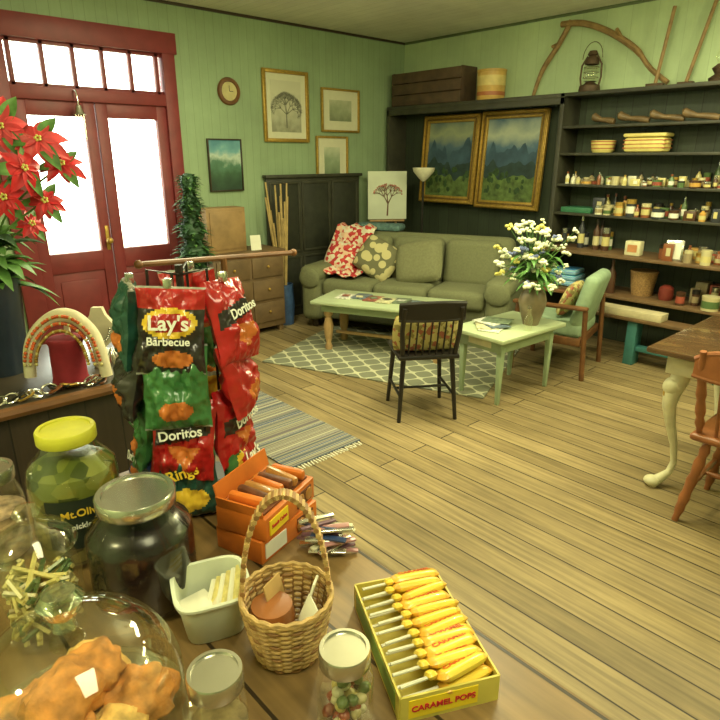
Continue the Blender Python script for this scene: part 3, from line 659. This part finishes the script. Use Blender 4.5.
for (sr,z_,fwd_,sz) in ((.02,.88,0,.11),(.15,.86,.04,.11),(.27,.82,.0,.105),(.34,.74,-.03,.085),(.05,.76,.1,.11),(.20,.73,.08,.10),(-.06,.84,.06,.10),(-.04,.68,.12,.10),(.12,.64,.12,.08),(.26,.62,-.02,.08),(.20,.54,-.04,.065)):
    P_=RT*sr-Vector((.2,.95,0))*fwd_; P_.z=z_
    o.tube(crv([(0,0,.33),(P_.x*.35,P_.y*.35,.33+(z_-.33)*.6),tuple(P_)],12),.004,leafm,6)
    nn=(CD+Vector((random.uniform(-.5,.5),random.uniform(-.3,.3),random.uniform(0,.8)))).normalized(); e1=nn.cross(Vector((0,0,1))).normalized(); e2=nn.cross(e1)
    mm=random.choice([redfl,redfl,redl])
    for q in range(7):
        an=q*.9+random.uniform(-.2,.2); bract(o,P_,e1*math.cos(an)+e2*math.sin(an)-nn*.1+Vector((0,0,-.15)),nn,sz*random.uniform(.75,1.1),sz*.5,mm)
    for q in range(3):
        an=q*2.1; bract(o,P_-nn*.01,e1*math.cos(an)+e2*math.sin(an),nn,sz*1.1,sz*.5,leafm)
    for q in range(5): o.sph(P_+nn*.01+e1*.008*math.cos(q*1.26)+e2*.008*math.sin(q*1.26),(.005,.005,.005),fy,u=6,v=5)
o.done()

# ================================================================== foreground counter
ctM=planks('counter_boards',1,0,.16,4,(140,112,70),(122,97,58),(50,38,22),.38,.0035,.35,.25,.5,(.76,1.1))
o=O('shop_counter'); o.b2(-.12,.65,-.35,1.3,.91,.95,ctM,.006); o.b2(-.06,.6,-.3,1.25,0,.91,cbm).done()
CZ=.95
def cM(n,c): return M('foil_'+n,c,.3,0,.12,25,coat=.3)
fred,fblack,fgreen,fdg,fsil,fyel,forg,fblue=cM('red',(172,30,30)),cM('black',(44,38,36)),cM('green',(62,114,62)),cM('darkgreen',(34,74,62)),cM('silver',(150,150,138)),cM('yellow',(226,188,56)),cM('orange',(200,112,50)),cM('blue',(50,68,110))
def bag(o,X,w,h,th,base,style,seed=0):
    def mf(u_,v_):
        a_=2*u_-1;b_=2*v_-1
        if abs(b_)>.94: return fsil if style!='doritos' else base
        if style=='lays_bbq':
            if (a_/.8)**2+((b_-.2)/.34)**2<1: return fyel if ((a_/.64)**2+((b_-.2)/.22)**2>1) else fred
            if b_>.5: return fred
            if b_<-.35 and ((a_-.1)/.6)**2+((b_+.62)/.2)**2<1: return forg
        if style=='lays':
            if (a_/.75)**2+((b_-.15)/.34)**2<1: return fyel if ((a_/.6)**2+((b_-.15)/.2)**2>1) else fred
            if b_<-.45: return fyel
        if style=='doritos':
            if abs(b_-.2-.2*a_)<.2 and abs(a_)<.85: return fblack
            if b_<-.15 and abs(a_-.1)<(.75+b_)*.9 : return forg
        if style=='onion':
            if b_<-.2 and ((a_)/.7)**2+((b_+.5)/.3)**2<1: return fyel
            if b_>.5: return fgreen
        if style=='plain':
            if b_<-.2 and ((a_)/.5)**2+((b_+.5)/.25)**2<1: return forg
        return base
    sd=Vector((seed*3.7,seed*1.3,0))
    for sg in(1,-1):
        def fn(u_,v_):
            a_=2*u_-1;b_=2*v_-1; hgt=max(0,(1-abs(a_)**2.6)*(1-abs(b_)**3))**.65
            cr_=.0018*math.sin(u_*50+seed)*(abs(b_)>.8); wr=.012*noise.noise(Vector((a_*2.2,b_*2.2,sg))+sd)*hgt**.5+.009*noise.noise(Vector((a_*5,b_*4,sg*2))+sd)*hgt**.5+.004*noise.noise(Vector((a_*10,b_*8,sg*2))+sd)*hgt**.5
            pinch=1-.06*math.cos(b_*math.pi/2)+.04*noise.noise(Vector((b_*3,seed,a_)))
            return Vector((a_*w/2*pinch,b_*h/2,sg*(hgt*th/2)+wr+cr_+.014*noise.noise(Vector((a_,b_,seed)))))
        o.grid(fn,32,44,base,True,mf,X)
    zf=th/2+.011
    if style in('lays_bbq','lays'): o.text("Lay's",X@Matrix.Translation((0,h*(.1 if style=='lays_bbq' else .08),zf)),w*.3,white)
    if style=='lays_bbq': o.text("Barbecue",X@Matrix.Translation((0,-h*.1,zf)),w*.16,white)
    if style=='doritos': o.text("Doritos",X@Matrix.Translation((0,h*.1,zf))@Matrix.Rotation(.2,4,'Z'),w*.21,white)
    if style=='onion': o.text("Rings",X@Matrix.Translation((0,h*.12,zf))@Matrix.Rotation(.2,4,'Z'),w*.24,fyel)
PX,PY=.53,1.105
o=O('chip_bag_rack',(PX,PY,CZ)); wire=black
o.lathe([(0,0),(.11,0),(.11,.01),(.02,.02)],(0,0,0),black).tube([(0,0,.01),(0,0,.5)],.008,black)
spec={231:[('lays_bbq',fblack),('plain',fgreen),('doritos',fred),('onion',fdg)],
      303:[('doritos',fred),('plain',fred),('doritos',fred),('lays',fgreen)],
      163:[('plain',fdg),('plain',fblack),('plain',fgreen),('doritos',fblue)],
      50:[('plain',fred),('plain',fgreen),('plain',fyel)]}
zt=[.395,.285,.17,.085]; random.seed(77); sd=0
for ang,rows in spec.items():
    ca_,sa_=math.cos(R(ang)),math.sin(R(ang))
    o.tube([(0,0,.48),(ca_*.06,sa_*.06,.495),(ca_*.066,sa_*.066,.3),(ca_*.066,sa_*.066,.03),(ca_*.03,sa_*.03,.012)],.003,wire,6)
    for i,(st,bs) in enumerate(rows):
        sd+=1
        rr=.105-.005*i+.01*(i%2); X=fr(ang+random.uniform(-9,9),(ca_*rr,sa_*rr,zt[i]),tilt=random.uniform(.1,.3),roll=random.uniform(-.12,.12))
        bag(o,X,.126,.164,.05,bs,st,sd)
        o.box((ca_*(rr-.012),sa_*(rr-.012),zt[i]+.086),(.016,.016,.02),silver,rot=(0,0,ang))
o.done()
# --- jars
def jar(name,x,y,r,h,lidr,lidm,cont=None,fill=.8,lidh=.02,glassm=G):
    o=O(name,(x,y,CZ)); hb=h-lidh
    o.lathe([(0,.002),(r*.9,.002),(r,.015),(r,hb*.68),(r*.96,hb*.78),(lidr*1.0,hb*.92),(lidr*.95,hb)],(0,0,0),glassm,36)
    if cont:
        o.lathe([(0,.008),(r*.86,.008),(r*.97,.02),(r*.97,hb*min(fill,.67))]+([(r*.93,hb*.77),(lidr*.93,hb*fill)] if fill>.78 else [])+[(0,hb*fill)],(0,0,0),cont,32)
    if lidm: o.lathe([(lidr*1.03,hb-.004),(lidr*1.06,hb-.002),(lidr*1.06,h-.003),(lidr*1.02,h),(lidr*.88,h),(lidr*.86,h-.003),(0,h-.003)],(0,0,0),lidm,60,wob=lambda a_,i:1+.006*math.sin(a_*30) if 0<i<3 else 1)
    return o
pick=vormat('pickles',34,[(0,(110,116,48)),(.4,(84,94,36)),(.7,(130,132,62)),(.85,(60,70,26))],.3,out='Color')
o=jar('pickle_jar',.267,1.06,.077,.25,.047,M('lid_lime',(204,200,60),.45),pick,.85)
lab=M('label_dark',(34,44,34),.5)
o.grid(lambda u_,v_:Vector((.0785*math.cos(R(215+90*u_)),.0785*math.sin(R(215+90*u_)),.05+.095*v_)),14,3,lab)
o.text("Mt.Olive",fr(258,(.083*math.cos(R(258)),.083*math.sin(R(258)),.122)),.019,fyel).text("pickles",fr(258,(.083*math.cos(R(258)),.083*math.sin(R(258)),.097)),.014,white); o.done()
pur=M('dark_preserve',(24,14,20),.25,var=.5,scale=30)
jar('preserve_jar',.30,.855,.085,.2,.058,silver,pur,.88,glassm=glass('jar_glass_thin',(255,255,250),.03,.05,.25)).done()
pst=M('pasta',(210,196,124),.6,var=.3,scale=60)
o=jar('cookie_jar',.152,.885,.06,.17,.05,None,None)
random.seed(2)
for i in range(110): 
    a1,a2=random.uniform(0,6.28),random.uniform(0,6.28); o.tube([(.048*math.cos(a1),.048*math.sin(a1),random.uniform(.01,.1)),(.04*math.cos(a2),.04*math.sin(a2),random.uniform(.02,.12))],.004,random.choice([pst,bm_[8],bm_[4],pst,bm_[5]]),5)
o.lathe([(.052,.15),(.062,.155),(.05,.175),(.02,.19),(.012,.195),(.02,.21),(.014,.22),(0,.222)],(0,0,0),G,28).done()
jar('candy_jar',.15,1.14,.05,.18,.04,silver,M('candy_mix',(176,150,120),.5,var=.6,scale=50),.6).done()
jar('mason_jar',.25,.53,.036,.12,.032,silver,M('tea_mix',(150,134,100),.6,var=.4,scale=60),.4).done()
o=jar('mason_jar',.388,.452,.037,.12,.031,silver,None)
random.seed(9)
for i in range(60):
    az=random.uniform(0,6.28); rr=random.uniform(.0,.025); o.sph((rr*math.cos(az),rr*math.sin(az),.01+i*.0011),(.010,.008,.007),random.choice([bm_[0],bm_[6],bm_[4],bm_[5],bm_[0],bm_[8],bm_[9]]),rot=(0,random.uniform(0,90),random.uniform(0,180)),u=8,v=6)
o.done()
# --- cake dome
bread=M('bread_crust',(190,126,58),.75,var=.5,scale=35,bump=.6); crumb=M('cake_crumb',(214,172,98),.8,var=.35,scale=50,bump=.6)
o=O('cake_dome',(.125,.64,CZ))
o.lathe([(0,.0),(.06,.0),(.05,.006),(.03,.012),(.1,.018),(.134,.024),(.136,.03),(.1,.026),(0,.024)],(0,0,0),G,40)
prof=[(.127,.028)]+[(.125*math.cos(R(t_))**.75 if t_<90 else 0,.075+.115*math.sin(R(t_))) for t_ in range(0,91,6)]+[(0.004,.19)]
o.lathe(prof,(0,0,0),G,48)
o.tube([(.127*math.cos(R(t_)),.127*math.sin(R(t_)),.03) for t_ in range(0,360,10)],.004,G,8,closed=True)
o.lathe([(.014,.188),(.01,.2),(.022,.212),(.026,.225),(.018,.236),(0,.238)],(0,0,0),glass('knob_glass',(235,240,225),.25,.05,.8),24)
for (x,y,z,s_,r_,m) in ((-.05,.035,.055,.046,20,bread),(.03,.055,.055,.045,70,crumb),(.06,-.02,.052,.043,0,bread),(-.03,-.055,.055,.048,50,bread),(.02,-.05,.05,.04,10,crumb),(-.01,.0,.095,.045,30,bread),(.03,.02,.09,.036,80,bread),(-.065,-.01,.05,.038,0,crumb)):
    o.sph((x,y,z),(s_*1.15,s_*.9,s_*.75),m,rot=(10,5,r_),u=30,v=20,nf=2.2,na=.35)
o.done()
# --- plastic tub
o=O('plastic_tub',(.35,.725,CZ),-20)
tb=M('tub_plastic_solid',(206,212,190),.35,var=.03)
def ring(sz,z,n=40,p=4):
    return [(sz*math.copysign(abs(math.cos(2*math.pi*k/n))**(2/p),math.cos(2*math.pi*k/n)),sz*math.copysign(abs(math.sin(2*math.pi*k/n))**(2/p),math.sin(2*math.pi*k/n)),z) for k in range(n)]
def loft(o,rings,m):
    t=bmesh.new(); RR=[[t.verts.new(p) for p in r] for r in rings]; n=len(RR[0])
    for A,B in zip(RR,RR[1:]):
        for k in range(n): t.faces.new((A[k],A[(k+1)%n],B[(k+1)%n],B[k]))
    t.faces.new(RR[-1]); o.merge(t,m,True)
loft(o,[ring(.042,.0),ring(.044,.002),ring(.054,.07),ring(.059,.072),ring(.059,.076),ring(.053,.076),ring(.043,.006)],tb)
for k in range(6): o.tube([(-.02+.01*k,-.03,.02+.005*k),(.01+.008*k,.035,.05+.003*k)],.005,[paper,pst][k%2],6)
o.box((-.02,.0,.03),(.05,.06,.02),paper,rot=(0,0,20)).box((.02,.01,.03),(.03,.05,.03),cb_,rot=(10,0,-20)); o.done()
# --- wicker basket
o=O('wicker_basket',(.405,.60,CZ)); wkb=M('basket_reed',(190,156,98),.6,var=.3,scale=60); wkd=M('basket_reed_dark',(148,108,62),.6,var=.3)
o.lathe([(0,.002),(.046,.002)],(0,0,0),wkb)
for j in range(22):
    z=.003+j*.0045; rad=.046+.019*(j/21)**.8; ph=(j%2)*math.pi
    o.tube([((rad+.0022*math.sin((k/72*12*2*math.pi)+ph))*math.cos(2*math.pi*k/72),(rad+.0022*math.sin((k/72*12*2*math.pi)+ph))*math.sin(2*math.pi*k/72),z) for k in range(72)],.0026,wkb if j%6 else wkd,6,closed=True)
for k in range(24):
    a_=2*math.pi*k/24; o.tube([(.045*math.cos(a_),.045*math.sin(a_),0),(.065*math.cos(a_),.065*math.sin(a_),.1)],.0018,wkd,5)
for q in range(2): o.tube([(.066*math.cos(2*math.pi*k/40),.066*math.sin(2*math.pi*k/40),.1+.003*math.sin(k*1.57+q*3.14)) for k in range(40)],.0035,wkb,6,closed=True)
ha=R(-38); hw=.062
for off in(-.006,-.002,.002,.006):
    o.tube([(hw*math.cos(t_)*math.cos(ha)-off*math.sin(ha),hw*math.cos(t_)*math.sin(ha)+off*math.cos(ha),.09+.175*math.sin(t_)) for t_ in [math.pi*i/24 for i in range(25)]],.0028,wkb,6)
for i in range(44):
    t_=math.pi*(i+.5)/44; cx_,cz_=hw*math.cos(t_),.09+.175*math.sin(t_); o.tube([(cx_*math.cos(ha)-f_*math.sin(ha)*.009,cx_*math.sin(ha)+f_*math.cos(ha)*.009,cz_) for f_ in(-1,0,1)],.0042,wkb if i%2 else wkd,6)
o.lathe([(0,.02),(.03,.02),(.034,.06),(.03,.08),(0,.082)],(-.016,.016,0),M('brown_candle',(150,92,46),.3))
o.box((.03,-.015,.08),(.03,.004,.07),paper,rot=(15,10,40)).box((.01,-.035,.075),(.04,.003,.05),paper,rot=(25,0,70)).box((.0,.03,.08),(.04,.003,.05),M('card_tan',(196,160,100),.7),rot=(-15,0,20)).done()
# --- orange snack boxes
ob_=M('box_orange',(208,112,40),.4,var=.2,scale=14); obd=M('box_brown',(104,58,32),.5,var=.4,scale=40)
o=O('snack_box',(.55,.865,CZ),16)
for k in range(2):
    z=.048*k; rz_=6*k; o.box((.0,0,z+.023),(.17,.11,.046),ob_,bev=.002,rot=(0,0,rz_))
    Xk=Matrix.Rotation(R(rz_),4,'Z')
    for (xx,ww,mm) in ((-.045,.06,white if k==0 else yellow),(.045,.05,obd)):
        c0=Xk@Vector((xx,-.056,z+.023)); o.box(c0,(ww,.002,.03),mm,bev=0,rot=(0,0,rz_))
    for xx in(.03,.06): c0=Xk@Vector((xx,-.0575,z+.023)); o.sph(c0,(.013,.002,.013),cM('cookie',(176,120,60)),rot=(0,0,rz_),u=12,v=8)
o.box((0,.0,.0965),(.15,.09,.004),obd,bev=0,rot=(0,0,6))
o.box((0,.06,.112),(.165,.003,.036),ob_,rot=(-14,0,6),bev=0).box((-.085,-.008,.105),(.003,.1,.022),ob_,rot=(0,-12,6),bev=0)
for k in range(7): o.box((-.06+.02*k,-.005,.108),(.016,.075,.02),[ob_,obd,cM('cookie',(1,1,1))][k%3],rot=(random.uniform(-5,5),random.uniform(-20,20),random.uniform(-8,14)),bev=.006)
o.text("Snack Cakes",Matrix.Rotation(R(6),4,'Z')@Matrix.Translation((-.045,-.058,.072))@Matrix.Rotation(R(90),4,'X'),.010,redfl); o.done()
# --- packet sticks
o=O('candy_sticks',(.60,.745,CZ)); random.seed(14)
for k in range(30):
    a_=random.uniform(-1.3,.2); x,y=random.uniform(-.018,.018),random.uniform(-.03,.03)
    o.box(Vector((x,y,.006+.0018*k)),(.07,.011,.004),[bm_[0],fblue,cM('pink',(180,130,130)),silver,M('plum',(110,76,92),.4),silver][k%6],rot=(random.uniform(-20,20),random.uniform(-8,8),math.degrees(a_)),bev=.001)
o.done()
# --- lollipop display box
o=O('candy_display_box',(.55,.468,CZ),-27)
cy=M('carton_yellow',(206,190,88),.5,var=.08); W,D,Hh=.14,.225,.042
o.box((0,0,.0015),(W,D,.003),cy,bev=0)
for sx in(-1,1): o.box((sx*W/2,0,Hh/2),(.003,D,Hh),cy,bev=0)
for sy in(-1,1): o.box((0,sy*D/2,Hh/2),(W,.003,Hh),cy,bev=0)
o.box((W/2+.0018,0,Hh/2),(.001,D*.8,Hh*.55),white,bev=0); o.text("CARAMEL POPS",Matrix.Translation((W/2+.003,0,Hh/2))@Matrix.Rotation(R(90),4,'Z')@Matrix.Rotation(R(90),4,'X'),.019,redfl)
o.box((-W/2-.0018,0,Hh/2),(.001,D*.86,Hh*.7),M('carton_green',(120,150,70),.5),bev=0)
o.box((-.01,-D/2-.0018,Hh/2),(W*.7,.001,Hh*.7),yellow,bev=0); o.text("CARAMEL POPS",Matrix.Translation((-.01,-D/2-.003,Hh/2))@Matrix.Rotation(R(90),4,'X'),.013,redfl)
wr=M('wrapper_yellow',(236,204,74),.3,var=.1,coat=.4); wrr=M('wrapper_red',(206,76,40),.35); wro=M('wrapper_orange',(228,176,64),.35)
def mfw(u_,v_):
    if u_<.1 or u_>.9: return wro
    if .3<u_<.8 and (.14<v_<.2): return wrr
    return wr
random.seed(19)
TX=Matrix(((1,0,0,0),(0,0,1,0),(0,-1,0,0),(0,0,0,1)))
for k in range(11):
    y=-.095+k*.019
    for lay in range(2):
        z=.02+lay*.017; jx=random.uniform(-.006,.006); ang=random.uniform(-9,9)+8
        X=Matrix.Translation((.026+jx,y+lay*.005,z+.01))@Euler((R(62+random.uniform(-12,14)),0,R(ang))).to_matrix().to_4x4()
        o.pillow(None,(.082,.031,.016),wr,X=X,mf=mfw,n=18)
        if lay: o.text("CARAMEL",X@TX@Matrix.Translation((0,.001,.0086)),.0125,wrr,ex=.0002)
        o.tube([(-.014+jx,y+lay*.005-.004,z+.01),(-.066+jx,y+lay*.004-.01+random.uniform(-.003,.003),z+.012)],.0023,paper,6)
        if lay: o.pillow(None,(.014,.018,.01),wr,X=Matrix.Translation((-.02+jx,y+lay*.005-.004,z+.012))@Euler((R(60),0,R(ang))).to_matrix().to_4x4(),n=6)
o.done()

# ------------------------------------------------------------------ lights
LC=(1,.965,.60)
def fill_panel(x,y,L,W,power,col=LC):  # invented ceiling panel with area lamp, added out of view as room fill
    o=O('added_fill_panel',(x,y,ZC)); o.box((0,0,-.02),(W+.1,L+.1,.04),white,bev=.005)
    em=M('fill_panel_glow',(255,246,200),.4,emit=2); o.box((0,0,-.05),(W,L,.03),em,bev=.01); o.done()
    l=bpy.data.lights.new('added_fill_area','AREA'); l.shape='RECTANGLE'; l.size=W; l.size_y=L; l.energy=power; l.color=col
    ob=bpy.data.objects.new('added_fill_area',l); SC.collection.objects.link(ob); ob.location=(x,y,ZC-.075)
def fill_globe(x,y,z,power,col=LC):  # made-up hanging globe, added out of view to brighten ceiling and walls
    o=O('added_fill_globe',(x,y,z)); o.tube([(0,0,.1),(0,0,ZC-z)],.004,black).lathe([(.02,.1),(.045,.09),(.05,.12),(0,.14)],(0,0,0),black,16)
    o.sph((0,0,0),(.1,.1,.1),glass('globe_glass',(255,250,230),.03,.3)); o.done()
    l=bpy.data.lights.new('added_fill_point','POINT'); l.energy=power; l.color=col; l.shadow_soft_size=.07
    ob=bpy.data.objects.new('added_fill_point',l); SC.collection.objects.link(ob); ob.location=(x,y,z)
fill_panel(.3,-.3,1.2,.5,28); fill_panel(3.3,1.9,1.2,.5,55); fill_panel(4.3,.5,1.2,.5,42); fill_panel(2.0,3.3,1.0,.4,50)
fill_globe(2.2,1.7,2.38,72); fill_globe(3.9,-.4,2.3,68); fill_globe(-.9,.9,2.2,45)
W_=bpy.data.worlds.new('World'); SC.world=W_; W_.use_nodes=True; bg=W_.node_tree.nodes['Background']; bg.inputs[0].default_value=(1,1,.90,1); bg.inputs[1].default_value=8
# ------------------------------------------------------------------ camera
cd=bpy.data.cameras.new('camera'); cd.lens=30; cd.sensor_width=36; cd.clip_start=.02
co=bpy.data.objects.new('camera',cd); SC.collection.objects.link(co); co.location=(0,0,1.65); co.rotation_euler=(R(90-18.7),0,R(-42.5)); SC.camera=co
